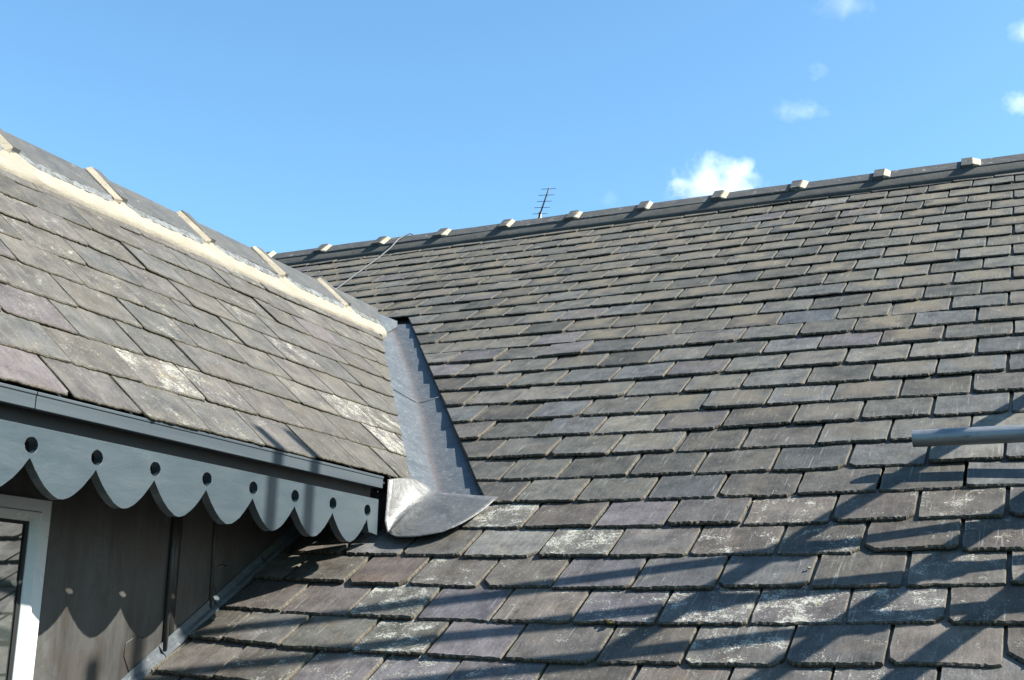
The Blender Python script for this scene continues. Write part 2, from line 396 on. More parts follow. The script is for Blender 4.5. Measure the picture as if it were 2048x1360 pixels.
# -------- main roof slates
def valley_cut_x(y):                                             # right hand cut of the slates beside the valley lead
    return -4.28 + (7.33 - y) / (7.33 - 4.73) * (4.28 - 2.335)
vcut = 0                                                         # as half plane in (u,v)
def line_uv(x0, y0, x1, y1):
    """half plane right of the line (x0,y0)-(x1,y1) in main roof (u,v)"""
    u0, v0 = x0 - P0.x, -(y0 - P0.y)/math.cos(AL); u1, v1 = x1 - P0.x, -(y1 - P0.y)/math.cos(AL)
    a, b = (v1 - v0), -(u1 - u0); c = -(a*u0 + b*v0)
    if a < 0: a, b, c = -a, -b, -c
    l = math.hypot(a, b); return (a/l, b/l, c/l)
VC = line_uv(-4.28, 7.33, -2.335, 4.73)
S = Slates()
special = {  # (row, right joint): (colour, lichen, stain)
 (23, -4): ((0.225, 0.200, 0.212), 0.05, 0), (24, -5.5): ((0.30, 0.295, 0.265), 0.30, 0), (24, -4.5): ((0.20, 0.195, 0.165), 1.0, 0),
 (23, -6): ((0.18, 0.175, 0.15), 1.0, 0), (24, -3.5): ((0.20, 0.185, 0.17), .3, 0), (26, -6.5): ((0.18, 0.175, 0.15), 1.0, 0),
 (26, -5.5): ((0.19, 0.175, 0.20), .15, 0), (27, -5): ((0.238, 0.212, 0.226), .1, 0), (27, -6): ((0.17, 0.165, 0.135), .75, 0),
 (28, -5.5): ((0.23, 0.215, 0.23), .8, 0), (26, -3.5): ((0.18, 0.17, 0.19), .55, 0), (26, -2.5): ((0.165, 0.155, 0.15), .75, 0),
 (26, -1.5): ((0.17, 0.15, 0.15), .95, 0), (26, -.5): ((0.19, 0.175, 0.165), .8, 0), (27, -2): ((0.20, 0.185, 0.165), .65, 0),
 (25, -2): ((0.15, 0.155, 0.155), .1, 0), (25, -3): ((0.155, 0.155, 0.16), .1, 0), (25, -4): ((0.18, 0.17, 0.185), .2, 0), (25, -7): ((0.20, 0.15, 0.13), .1, 0),
 (26, -8.5): ((0.19, 0.165, 0.15), .2, 0), (26, -7.5): ((0.21, 0.18, 0.17), .15, 0), (27, -4): ((0.17, 0.155, 0.14), .15, 0),
 (28, -6.5): ((0.22, 0.195, 0.20), .55, 0), (28, -4.5): ((0.17, 0.155, 0.165), .45, 0), (28, -1.5): ((0.20, 0.18, 0.165), .5, 0), (28,-.5): ((0.19, 0.175, 0.165), .5, 0),
 (24, -6.5): ((0.16, 0.15, 0.13), .1, 0), (24,-7.5): ((0.25, 0.24, 0.235), .25, 0),
 (16, -.5): ((0.23, 0.225, 0.195), 0, .25), (16, -1.5): ((0.235, 0.23, 0.195), 0, .3), (15, -2): ((0.165, 0.148, 0.152), 0, 0), (15, -1): ((0.14, 0.12, 0.10), 0, .9),
 (14, -.5): ((0.15, 0.155, 0.155), 0, .0), (14, -1.5): ((0.14, 0.13, 0.10), 0, .9), (13, -3): ((0.125, 0.145, 0.165), 0, 0), (13, -4): ((0.15, 0.13, 0.11), 0, .7),
 (20, .5): ((0.30, 0.29, 0.24), 0, .2), (19, 0): ((0.16, 0.165, 0.16), .2, 0), (18, -1.5): ((0.155, 0.15, 0.13), 0, .6), (20, -1.5): ((0.18, 0.18, 0.16), 0, .4),
 (21, -1): ((0.165, 0.17, 0.165), .1, 0), (19, -2): ((0.18, 0.175, 0.15), 0, .5), (18, -3.5): ((0.155, 0.155, 0.135), 0, .6), (18, -4.5): ((0.18, 0.175, 0.14), 0, .8), (17, -4): ((0.19, 0.185, 0.16), 0, .4),
}
palette = [(0.152, 0.150, 0.133), (0.140, 0.138, 0.120), (0.160, 0.158, 0.143), (0.145, 0.150, 0.145), (0.165, 0.156, 0.138), (0.135, 0.130, 0.113)]
chops = {(25, -5): (0, .0), (24, -.5): (.045, 0), (24, -5.5): (0, .04), (25, -5): (.05, 0), (28, .5): (.06, 0), (27, 1): (.07, 0), (24, -1.5): (0, .03), (26, .5): (.02, 0)}
V22 = (22.0 - 25) * EXPO
VTOP = -(9.26 - P0.y) / math.cos(AL); 
for r in range(-1, 34):
    off = 0 if r % 2 else .5
    y_row = P0.y - (r - 25) * EXPO * math.cos(AL)
    c_lo = int(-30 if y_row > 6.9 else (-14 if y_row > 4.6 else -12))
    for ci in range(c_lo, 14):
        c = ci + off
        rnd = random.Random((r + 50) * 1000 + int(c * 2) * 7)
        if rnd.random() < 0: continue
        du1, dv1 = corr(c, r); du0, dv0 = corr(c - 1, r)
        jit = lambda k: random.Random(r * 977 + int(k * 2) * 31).gauss(0, .0075)
        gap = rnd.uniform(.0035, .0085)
        uR = c * SW + du1 + jit(c) - gap; uL = (c - 1) * SW + du0 + jit(c - 1) + gap
        dv = rnd.gauss(0, .0025)
        vR = (r - 25) * EXPO + dv1 + dv + rnd.gauss(0, .0024); vL = (r - 25) * EXPO + dv0 + dv + rnd.gauss(0, .0024)
        vh = (r - 25) * EXPO - EXPO * 2.15
        clips = []
        if y_row < 7.2 and r <= 22: clips.append(VC)
        elif r > 22: clips.append((1, 0, -(XWALL + .006 - P0.x)))
        else:
            pass
        if r <= 22 and y_row >= 7.33 and y_row < 7.6: pass
        if r > 22: clips.append((0, 1, -(V22 - .03)))
        if vh < VTOP: clips.append((0, 1, -VTOP))
        base = list(rnd.choice(palette)); k = rnd.uniform(.80, 1.34)
        if r >= 23: base = [base[0] * 1.08, base[1] * 1.0, base[2] * .98]
        if r <= 13: base = [base[0] * 1.0, base[1] * .98, base[2] * .93]
        col = [b * k for b in base]
        q = rnd.random()
        if q < .05: col = [0.162 * k, 0.152 * k, 0.152 * k]
        elif q < .09: col = [0.21 * k, 0.205 * k, 0.18 * k]
        lich = max(0, rnd.gauss(.05, .14)) + (.10 + .35 * rnd.random() if r > 22 else 0)
        stain = rnd.choice([0, .2, .5, .9]) if r < 14 else (rnd.choice([0, 0, .15, .45]) if r < 21 else 0)
        if r < 9: stain = rnd.choice([.15, .4, .8, 1])
        if (r, c) in special: col, lich, stain = special[(r, c)]; lich = min(lich, .42 + lich * .40); gm = sum(col) / 3; col = [x * .68 + gm * g_ * .32 for x, g_ in zip(col, (1.03, 1.0, .95))]
        ch = chops.get((r, c), (rnd.choice([0, 0, 0, .008, .016, .0, .028]), rnd.choice([0, 0, 0, 0, .01, .0, .03])))
        near = r > 9 and c < 2 and c > -13
        S.slate(main_sl, uL, uR, vL, vR, vh, rnd.uniform(.028, .037) * (1 if r > 13 else .85), rnd.uniform(.0105, .0145) * (1 if r > 13 else .75), col, lich, stain, clips,
                nt_=26 if near and r > 16 else (16 if near else 8), chop=ch)
main_roof = S.build('main_roof', M_SLATE, None); hp(main_roof)
main_roof['label'] = 'large grey slate roof slope with tight regular courses'
def under(o, parent): o.parent = parent; o.matrix_parent_inverse = parent.matrix_world.inverted(); return o
bpy.context.view_layer.update()

# roof deck under the slates (front slope right of the dormer, strip above it) and the rear slope
b = MB()
H = -.046
YR, ZR = 9.28, 3.588
fr = [main_xy(XWALL, 2.55, H), main_xy(5.0, 2.55, H), main_xy(5.0, 9.24, H), main_xy(-9.6, 9.24, H), main_xy(-9.6, 7.0, H), main_xy(-4.26, 7.0, H), main_xy(-2.72, 4.8, H), main_xy(XWALL, 4.8, H)]
b.add(fr, [(0, 1, 2, 3, 4, 5, 6, 7)])
zr = main_z(9.24) - .012
b.add([(-9.6, 9.26, zr), (5.0, 9.26, zr), (5.0, 15.5, zr - 6.26 * math.tan(AL)), (-9.6, 15.5, zr - 6.26 * math.tan(AL))], [(0, 1, 2, 3)])
under(b.build('roof_deck', M_DECK, None, recalc=False), main_roof)

# -------- main ridge: tiles, collars, mortar
nib0, pitch = -0.561, 0.639
def vprof(off, wing, zo=0.0, th=.016):
    """cross section (y,z) offsets of an angle ridge tile, front wing long"""
    s_ = math.radians(39)
    c_, si = math.cos(s_), math.sin(s_)
    o = off
    return [Vector((0, -wing*c_, -wing*si + zo)) + Vector((0, -si*o, c_*o)), Vector((0, 0, zo + o * 1.28)), Vector((0, wing*c_, -wing*si + zo)) + Vector((0, si*o, c_*o)),
            Vector((0, wing*c_ - .004, -wing*si + zo - th)), Vector((0, 0, zo - th)), Vector((0, -wing*c_ + .004, -wing*si + zo - th))]
for k in range(-7, 14):
    xn = nib0 - k * pitch
    rr = random.Random(k + 40)
    dz = rr.gauss(0, .002)
    t = MB()
    x1 = xn + pitch - .075 - .006; x0 = xn - .004
    A = Vector((0, YR + rr.gauss(0, .002), ZR + dz))
    t.prism(vprof(0, .155), [A + Vector((x0, 0, 0)), A + Vector(((x0+x1)/2, 0, rr.gauss(0, .0015))), A + Vector((x1, 0, 0))])
    t.prism(vprof(.021, .150), [A + Vector((xn - .078, 0, .0)), A + Vector((xn, 0, .0))])
    under(t.build('ridge_tile', M_TILE, None, bevel=.003), main_roof)
    t = MB(); jl = rr.uniform(.034, .060)
    p1 = vprof(.021 + rr.uniform(-.004, .004), .150); p2 = vprof(.001, rr.uniform(.135, .158))
    n = len(p1)
    vs = [A + Vector((xn + .001, 0, 0)) + q for q in p1] + [A + Vector((xn + jl, 0, 0)) + q for q in p2]
    t.add(vs, [(i, (i+1) % n, n + (i+1) % n, n + i) for i in range(n)] + [tuple(reversed(range(n))), tuple(range(n, 2*n))])
    under(t.build('mortar_joint', M_CREAM2, None, bevel=.006, jitter=.012), main_roof)
b = MB(); rows = []
for i in range(0, 361):
    x = -9.5 + i * .04
    wv = noise.noise(Vector((x * 2.1, 3, 0))) * .010 + noise.noise(Vector((x * 14, 9, 0))) * .004
    top = Vector((x, YR - .122 + wv * .4, ZR - .112 + wv)); 
    yb = 9.095 + noise.noise(Vector((x * 3.1, 7, 0))) * .008
    bot = main_xy(x, yb, .014)
    mid = (top + bot) / 2 + Vector((0, .010, -.008))
    rows.append([Vector((x, YR - .06, ZR - .09)), top, mid, bot, bot + Vector((0, .03, -.03))])
b.grid(rows); under(b.build('bedding_mortar', M_DARKM, None, smooth=True, recalc=False), main_roof)

# -------- dormer roof slates
S = Slates()
DSP = {(0, 0): ((0.36, 0.27, 0.28), .1, 0)}
dpal = [(0.232, 0.222, 0.200), (0.225, 0.218, 0.200), (0.240, 0.227, 0.203), (0.224, 0.222, 0.208), (0.235, 0.220, 0.206), (0.215, 0.205, 0.182)]
DEX = 0.2135; DW = 0.3225
# cut along the valley: y = 4.74 - 1.407 (x + 2.694)   in (u=y, v)
def dcut(y0):                                                    # keep y <= y0 - 1.407 (x+2.694), x = XE + v cosB
    a, bb, c = -1.0, -1.407 * math.cos(BE), y0 - 1.407 * (XE + 2.694)
    l = math.hypot(a, bb); return (a/l, bb/l, c/l)
def dfr(u, v, h): return DO + Vector((0, u, 0)) + DS * v + DN * (h - .019)
for k in range(0, 10):
    for j in range(-3, 16):
        yL = 2.64 + (j - 1) * DW + (.155 if k % 2 else 0); yR = yL + DW
        rnd = random.Random(k * 131 + j * 17 + 5)
        jit = lambda q: random.Random(k * 577 + int(round(q * 1000)) ).gauss(0, .008)
        q = rnd.random(); kk = rnd.uniform(.88, 1.13)
        col = [x * kk for x in rnd.choice(dpal)]; lich = max(0, rnd.gauss(.36, .16)); stain = rnd.choice([0, 0, .12, .25])
        if q < .10: col = [.25*kk, .225*kk, .228*kk]
        if q > .93: lich = .55
        mid = (yL + yR) / 2
        if k == 0 and yR < 2.7 and yR > 2.5: col, lich = (0.295, 0.262, 0.268), .2
        if k == 0 and 2.7 < mid < 2.95: col, lich = (0.232, .218, .205), .3
        if k == 1 and 3.1 < mid < 3.4: lich = .85
        if k == 1 and 3.4 < mid < 3.7: lich = .75
        if k == 1 and 4.72 < mid < 4.95: lich = 1.1
        if k == 2 and 4.7 < mid < 4.9: lich = .9
        if k == 3 and 4.95 < mid < 5.2: lich = .8
        v = -k * DEX + rnd.gauss(0, .003) + (0.006 * math.sin(mid * 2.3 + k))
        g = rnd.uniform(.0018, .0042)
        S.slate(dfr, yL + g + jit(yL), yR - g + jit(yR), v + rnd.gauss(0, .0015), v + rnd.gauss(0, .0015), v - DEX * 2.1, rnd.uniform(.014, .019), rnd.uniform(.006, .009),
                col, lich, stain, [dcut(4.70), (0, 1, 2.16)], nt_=24, chop=(rnd.choice([0, 0, 0, .014]), rnd.choice([0, 0, 0, .02])), flip=True, rough=1.0)
dormer_roof = hp(S.build('dormer_roof', M_SLATE_D, None))
dormer_roof['label'] = 'sunlit pale slate slope of the dormer, flecked with cream lichen'
bpy.context.view_layer.update()
XR = -4.28; ZRD = 2.165
def dfr2(u, v, h): 
    p = dfr(u, v, h); return Vector((2 * XR - p.x, p.y, p.z))
S = Slates()
for k in range(0, 10):                                           # far slope of the dormer
    for j in range(-3, 16):
        yL = 2.64 + (j - 1) * DW + (.155 if k % 2 else 0)
        S.slate(dfr2, yL + .002, yL + DW - .002, -k * DEX, -k * DEX, -k * DEX - DEX * 2.1, .019, .008, random.choice(dpal), .15, 0, [dcut(4.745), (0, 1, 2.16)], nt_=6)
o = S.build('slate_slope', M_SLATE_D, None); under(o, dormer_roof)
b = MB(); h = -.030
def dmir(p): return Vector((2 * XR - p.x, p.y, p.z))
q = [dorm_pt(1.40, XE - .02, h), dorm_pt(4.76, XE - .02, h), dorm_pt(7.05, XR, h), dorm_pt(1.40, XR, h)]
b.add(q, [(0, 1, 2, 3)]); b.add([dmir(p) for p in q], [(3, 2, 1, 0)])
under(b.build('roof_deck', M_DECK, None, recalc=False), dormer_roof)

# -------- dormer ridge
def dprof(off, wing, th=.014):
    s_ = BE - .02; c_, si = math.cos(s_), math.sin(s_); o = off
    return [Vector((wing*c_, 0, -wing*si)) + Vector((si*o, 0, c_*o)), Vector((0, 0, o * 1.33)), Vector((-wing*c_, 0, -wing*si)) + Vector((-si*o, 0, c_*o)),
            Vector((-wing*c_ + .004, 0, -wing*si - th)), Vector((0, 0, -th)), Vector((wing*c_ - .004, 0, -wing*si - th))]
ribs = [1.54, 2.21, 2.88, 3.545, 4.215, 4.885, 5.55, 6.225]; ends = ribs[1:] + [6.93]
for i, y0 in enumerate(ribs):
    rr = random.Random(i + 9); t = MB(); A = Vector((XR, 0, ZRD + .016 + rr.gauss(0, .0015)))
    a_, b_ = y0 - .002, ends[i] - .004
    t.prism(dprof(0, .262), [A + Vector((0, a_, 0)), A + Vector((0, (a_+b_)/2, rr.gauss(0, .002))), A + Vector((0, b_, 0))])
    if b_ > 6.85:
        for q in range(12, 18):
            if abs(t.v[q].x - XR) > .05: t.v[q].y -= .27
    if i: t.prism(dprof(.020, .255), [A + Vector((0, y0, 0)), A + Vector((0, y0 + .060, 0))])
    under(t.build('ridge_tile', M_DTILE, None, bevel=.003), dormer_roof)
    if i:
        t = MB(); p1 = dprof(.020, .285); p2 = dprof(.002, .285); n = len(p1)
        vs = [A + Vector((0, y0 - .001, 0)) + q for q in p1] + [A + Vector((0, y0 - .046, 0)) + q for q in p2]
        t.add(vs, [(i2, (i2+1) % n, n + (i2+1) % n, n + i2) for i2 in range(n)] + [tuple(reversed(range(n))), tuple(range(n, 2*n))])
        under(t.build('mortar_joint', M_CREAM3, None, bevel=.005, jitter=.009), dormer_roof)
t = MB(); rows = []; sm = MB(); srows = []
for i in range(0, 266):
    y = 1.6 + i * .0204
    if y > 6.60: break
    wv = noise.noise(Vector((y * 2.3, 1, 0))) * .010 + noise.noise(Vector((y * 11, 5, 0))) * .005
    nb = min(abs(y - r_ - .012) for r_ in ribs)
    bulge = .055 * math.exp(-(nb / .060) ** 2)
    x_t = -4.068 - bulge * 1.1 + wv; x_b = -3.990 + noise.noise(Vector((y * 4.3, 2, 0))) * .008 - (.03 * max(0, (y - 6.2)) )
    x_t = min(x_t, x_b - .035)
    q5 = [noise.noise(Vector((y * 17, 3.3 * q, 2))) * .006 + noise.noise(Vector((y * 47, 5.1 * q, 8))) * .004 for q in range(6)]
    rows.append([dorm_pt(y, x_t - .03, .020), dorm_pt(y, x_t, .034 + q5[0] + .012 * bulge / .06), dorm_pt(y, x_t * .75 + x_b * .25, .036 + q5[1]), dorm_pt(y, x_t * .5 + x_b * .5, .032 + q5[2]), dorm_pt(y, x_t * .2 + x_b * .8, .024 + q5[3]), dorm_pt(y, x_b, .012 + q5[4] * .5), dorm_pt(y, x_b + .003, -.026)])
    w2 = .034 + noise.noise(Vector((y * 5.0, 6, 0))) * .03 + noise.noise(Vector((y * 31, 6, 0))) * .018
    srows.append([dorm_pt(y, x_t + .004, .036), dorm_pt(y, x_t - max(.006, w2) * .5, .0445), dorm_pt(y, x_t - max(.006, w2), .0440), dorm_pt(y, x_t - max(.006, w2) - .004, .030)])
t.grid(rows); under(t.build('bedding_mortar', M_CREAM, None, smooth=True, recalc=False, jitter=.003), dormer_roof)
sm.grid(srows); under(sm.build('mortar_smear', M_SMEAR, None, smooth=True, recalc=False), dormer_roof)

# -------- lead valley
def set_dirt(o, vals):
    a = o.data.attributes.new('dirt', 'FLOAT', 'POINT'); a.data.foreach_set('value', vals)
C_B = Vector((-2.590, 4.790)); C_T = Vector((-4.330, 7.190))
b = MB(); rows = []; dirt = []
NV = 60
for i in range(NV + 1):
    t_ = i / NV; c = C_B.lerp(C_T, t_); row = []
    wob = noise.noise(Vector((t_ * 9, 0, 0))) * .010 + .035 * math.sin(math.pi * t_)
    zc = main_z(c.y)
    cr = Vector((c.x + wob, c.y, zc - .018))
    xl = XE + 0; 
    # left wing on the dormer plane to under the slates
    yl = max(4.71, c.y - .27); L2 = dorm_pt(yl, min(c.x, -2.674), -.024); L1 = cr.lerp(L2, .5) + Vector((0, 0, noise.noise(Vector((t_ * 14, 5, 0))) * .006))
    xr = valley_cut_x(c.y) + .10
    R2 = main_xy(xr, c.y, -.030); R1 = cr.lerp(R2, .4) + Vector((0, 0, noise.noise(Vector((t_ * 12, 8, 0))) * .005)); R0 = cr.lerp(R2, .7)
    row = [L2, L1, cr.lerp(L1, .2), cr + Vector((0, 0, .004)), cr.lerp(R1, .25), R1, R0, R2]
    rows.append(row); dirt += [0, 0, .25, .9, .35, 0, 0, .1]
b.grid(rows)
valley = b.build('lead_valley_gutter', M_LEAD, None, smooth=True, recalc=False); set_dirt(valley, dirt); hp(valley)
bpy.context.view_layer.update()
# lap seam across the valley
t_ = .405; c = C_B.lerp(C_T, t_)
b = MB(); cr = Vector((c.x, c.y, main_z(c.y) - .012)); Ls = dorm_pt(c.y - .02, c.x - .145, .006); Rs = main_xy(c.x + .30, c.y + .06, -.022)
Ls = dorm_pt(c.y + .0, c.x - .14, -.016)
Ls = Vector((-3.413, 5.731, 1.328)); cr = Vector((-3.315, 5.832, 1.264)); Rs = Vector((-3.187, 5.924, 1.318))
b.tube([Ls, Ls.lerp(cr, .5) + Vector((0, 0, .001)), cr, cr.lerp(Rs, .5), Rs], .0030, 8)
o = b.build('lead_lap_seam', M_LEAD, None, smooth=True); under(o, valley)
# apron and corner boot
outer = [Vector(p) for p in ((-2.250, 4.700), (-2.266, 4.615), (-2.290, 4.545), (-2.325, 4.485), (-2.370, 4.445), (-2.430, 4.418), (-2.500, 4.408), (-2.565, 4.408), (-2.618, 4.436))]
def lp(lst, t):
    x = t * (len(lst) - 1); i = min(int(x), len(lst) - 2); return lst[i].lerp(lst[i+1], x - i)
Cc = Vector((-2.612, 4.79, main_z(4.79) + .020)); Dd = main_xy(-2.625, 4.445, .040) 
b = MB(); rows = []; NS, NX = 18, 14
for i in range(NS + 1):
    s_ = i / NS
    crest = Cc.lerp(Dd, s_) + Vector((0.012 * math.sin(s_ * math.pi), 0, .022 * math.sin(s_ * math.pi) + .004 * noise.noise(Vector((s_ * 6, 0, 4)))))
    o2 = lp(outer, s_); o3 = main_xy(o2.x, o2.y, .040 + .003 * noise.noise(Vector((s_ * 9, 3, 1))))
    lft_top = [Vector((-2.682, 4.486, .650)), Vector((-2.668, 4.462, .56)), Vector((-2.665, 4.448, .47)), Vector((-2.640, 4.436, .415)), Dd]
    rgt = [Vector((-2.672, 4.735, .688)), Vector((-2.640, 4.770, .650)), Cc]
    row = []
    lf = lp(lft_top, s_); tl = [lft_top[0], Vector((-2.674, 4.600, .672)), Vector((-2.668, 4.715, .680)), Cc]
    for j in range(8):                                           # boot face, left to crest
        t_ = j / 8
        p = lf.lerp(crest, t_) + Vector((-.012, 0.004, 0)) * math.sin(t_ * math.pi) * math.sin(s_ * math.pi); p = p.lerp(lp(tl, t_), max(0, 1 - s_ * 3.0) ** 1.5)
        p += noise.noise_vector(p * 9) * .004 * math.sin(t_ * math.pi)
        row.append(p)
    for j in range(NX + 1):
        t_ = j / NX
        p = crest.lerp(o3, t_)
        p = p + EN * (-.012 * math.sin(min(1, t_ * 2.2) * math.pi) * math.sin(s_ * math.pi)) + EN * noise.noise(p * 8) * .004 * math.sin(t_ * math.pi)
        row.append(p)
    rows.append(row)
b.grid(rows)
apron = b.build('lead_apron', M_LEAD_NEW, None, smooth=True, recalc=False, thick=.0035); set_dirt(apron, [0.0] * len(b.v)); under(apron, valley)
apron['label'] = 'bright dressed lead apron curling over the slates at the foot of the valley'
# lead saddle under the dormer ridge end
b = MB(); b.add([Vector((-4.30, 6.86, 2.150)), main_xy(-4.32, 7.25, -.018), main_xy(-4.24, 7.12, -.014), dorm_pt(6.66, -4.05, -.010), dorm_pt(6.60, -4.12, .024)], [(0, 1, 2, 3, 4)])
o = b.build('lead_saddle', M_LEAD, None, recalc=False, thick=.004); set_dirt(o, [0.0] * 5); under(o, valley)

# -------- eave trim, bargeboard, soffit
b = MB()
for (ya, yb, dx) in ((1.72, 2.520, 0), (2.523, 4.435, .0)):
    b.box((-2.700, ya, .606), (-2.672, yb, .652))
    b.box((-2.712, ya, .646), (-2.6685, yb, .656))
o = hp(b.build('eave_trim', M_TRIM, None, bevel=.002)); o['label'] = 'plain grey metal trim under the dormer slates'
b = MB(); b.box((-2.732, 1.72, .538), (-2.725, 4.425, .627)); b.box((-2.775, 1.72, .628), (-2.703, 4.50, .645)); b.box((-2.775, 1.72, .614), (-2.752, 4.50, .626)); b.box((XWALL - .02, 1.72, .597), (-2.766, 4.80, .612)); b.box((-2.766, 4.505, .42), (-2.735, 4.72, .60))  # first box is the dark recess board, brought forward to block leaking sun
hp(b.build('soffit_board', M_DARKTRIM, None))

GB = 2.687 / 2.7083
def bargeboard():
    cu = bpy.data.curves.new('bargeboard', 'CURVE'); cu.dimensions = '2D'; cu.fill_mode = 'BOTH'; cu.extrude = .017; cu.bevel_depth = 0
    P = .2605 * GB; y00 = 2.5575 * GB
    pts = [(4.462, .615), (1.76, .615), (1.76, .40)]
    ks = range(-3, 8)
    low = []
    for k in ks:
        yc = y00 + k * P
        low.append((yc, .4735 * GB))
        if k == 7: break
        for i in range(1, 24):
            t = i / 24
            d = .103 * (1 - abs(1 - 2 * t) ** 1.75) if True else 0
            low.append((yc + P * t, .4735 * GB - d))
    low = [(y, z + random.gauss(0, .0006)) for y, z in low if y > 1.76]
    # last partial scallop right of the last cusp
    yc = y00 + 7 * P
    low += [(yc + .008, .440), (yc + .018, .419), (4.430, .412)]
    poly = [(4.430, .560), (1.76, .560), (1.76, .385)] + low
    def spline(pp):
        s_ = cu.splines.new('POLY'); s_.points.add(len(pp) - 1)
        for q, (a, c) in zip(s_.points, pp): q.co = (a, c, 0, 1)
        s_.use_cyclic_u = True
    spline(poly)
    for k in ks:
        yc = y00 + k * P
        if yc < 1.8: continue
        rr = random.Random(k)
        spline([(yc + (.0245 + rr.gauss(0, .0005)) * math.cos(a * math.pi / 14), (.510 * GB) + (.0235 + rr.gauss(0, .0005)) * math.sin(a * math.pi / 14)) for a in range(28)])
    ob = bpy.data.objects.new('tmp', cu); COL.objects.link(ob)
    dg = bpy.context.evaluated_depsgraph_get(); dg.update()
    me = bpy.data.meshes.new_from_object(ob.evaluated_get(dg)); 
    bpy.data.objects.remove(ob); bpy.data.curves.remove(cu)
    for v in me.vertices:
        a, c, d = v.co; v.co = (-2.704 + d, a, c)
    me.name = 'bargeboard'; me.materials.clear(); me.materials.append(M_PAINT)
    bm = bmesh.new(); bm.from_mesh(me); bmesh.ops.remove_doubles(bm, verts=bm.verts, dist=1e-5); bmesh.ops.recalc_face_normals(bm, faces=bm.faces); bm.to_mesh(me); bm.free()
    for p in me.polygons: p.use_smooth = False
    o = bpy.data.objects.new('bargeboard', me); COL.objects.link(o)
    md = o.modifiers.new('bevel', 'BEVEL'); md.width = .0018; md.segments = 2; md.limit_method = 'ANGLE'; md.angle_limit = 1.0
    return o
o = hp(bargeboard()); o['label'] = 'blue-grey painted board cut into scallops with a round hole above each cusp'

# -------- dormer cheek wall
b = MB()
ys = [1.80, 1.80 + .01]
b.add([(XWALL, 1.80, main_z(1.8) - .1), (XWALL, 4.75, main_z(4.75) - .03), (XWALL, 4.75, .60), (XWALL, 1.80, .60)], [(0, 1, 2, 3)])
xl = 2 * XR - XWALL
b.add([(xl, 1.80, main_z(1.8) - .1), (xl, 4.75, main_z(4.75) - .1), (xl, 4.75, .60), (xl, 1.80, .60)], [(3, 2, 1, 0)])
b.add([(XWALL, 1.80, main_z(1.8) - .1), (XWALL, 1.80, .60), (XR, 1.80, 2.10), (xl, 1.80, .60), (xl, 1.80, main_z(1.8) - .1)], [(0, 1, 2, 3, 4)])
wall = hp(b.build('dormer_wall', M_LEAD_WALL, None, recalc=False)); wall['label'] = 'dark lead-clad side wall of the dormer'
bpy.context.view_layer.update()
b = MB(); b.tube([(XWALL + .006, 3.705, main_z(3.705) + .02), (XWALL + .006, 3.700, .60)], .011, 14); b.box((XWALL, 3.722, main_z(3.72) + .02), (XWALL + .004, 3.752, .60))
under(b.build('wall_seam', M_LEAD_WALL, None, smooth=True), wall)
b = MB(); b.tube([(XWALL + .001, 3.955, main_z(3.95) + .03), (XWALL + .001, 3.945, .60)], .009, 10)
under(b.build('wall_seam', M_LEAD_WALL, None, smooth=True), wall)
# curled dog ears / laps of the cladding near the roof
for y0, z0, s_ in ((3.535, -.075, 1.0), (3.99, .215, .9)):
    b = MB()
    pts = [(y0, z0 - .07*s_), (y0 - .035*s_, z0 - .01*s_), (y0 - .03*s_, z0 + .035*s_), (y0 + .02*s_, z0 + .06*s_), (y0 + .06*s_, z0 + .055*s_)]
    b.tube([(XWALL + .001, y, z) for y, z in pts], .0022, 6)
    under(b.build('cladding_lap', M_LEAD_WALL, None, smooth=True), wall)

# stepped flashing strip along the wall
b = MB()
v = 1.9; i = 0
ax = Vector((XWALL, 0, 0))
while v > -.80:
    v2 = v - .345
    lift = .002 + .004
    def q(vv, xo, h): p = main_pt(XWALL + xo - P0.x, vv, h); return p
    vs = []
    for vv, dl in ((v, .005), (v2 - .03, .0)):
        dl *= .5; vs += [q(vv, .004 + dl, .052), q(vv, .006 + dl, .022 + dl), q(vv, .018 + dl, .014 + dl), q(vv, .020 + dl, .0 + dl)]
    b.add(vs, [(0, 1, 5, 4), (1, 2, 6, 5), (2, 3, 7, 6), (0, 3, 2, 1)])
    v = v2
o = hp(b.build('step_flashing', M_LEAD, None, recalc=False, thick=.002)); set_dirt(o, [0.0] * len(b.v)); o['label'] = 'narrow lead flashing strip where the dormer wall meets the slates'

# -------- window
win = empty('window', (XWALL, 2.55, -.05)); 
bpy.context.view_layer.update(); hp(win); bpy.context.view_layer.update()
Y0, Y1, Z0, Z1 = 1.98, 3.046, -.62, .414
def ring(mb, y0, y1, z0, z1, wd, xa, xb, ch=0.0):
    """mitred rectangular ring, front face from xa outer to xb inner"""
    o = [(y0, z0), (y1, z0), (y1, z1), (y0, z1)]; n_ = [(y0+wd, z0+wd), (y1-wd, z0+wd), (y1-wd, z1-wd), (y0+wd, z1-wd)]
    vs = [(XWALL, *p) for p in o] + [(xa, *p) for p in o] + [(xb, *p) for p in n_] + [(XWALL, *p) for p in n_]
    fs = []
    for i in range(4):
        j = (i + 1) % 4
        fs += [(i, j, 4+j, 4+i), (4+i, 4+j, 8+j, 8+i), (8+i, 8+j, 12+j, 12+i)]
    mb.add(vs, fs)
b = MB(); ring(b, Y0, Y1, Z0, Z1, .040, XWALL + .044, XWALL + .044); ring(b, Y0+.042, Y1-.042, Z0+.042, Z1-.042, .009, XWALL + .049, XWALL + .049); ring(b, Y0+.051, Y1-.051, Z0+.051, Z1-.051, .022, XWALL + .049, XWALL + .030)
b.box((XWALL + .001, 2.50, Z0 + .1), (XWALL + .045, 2.56, Z1 - .1))
under(b.build('window_frame', M_WHITE, None, bevel=.002), win)
b = MB(); ring(b, Y0+.073, Y1-.073, Z0+.073, Z1-.073, .010, XWALL + .027, XWALL + .022)
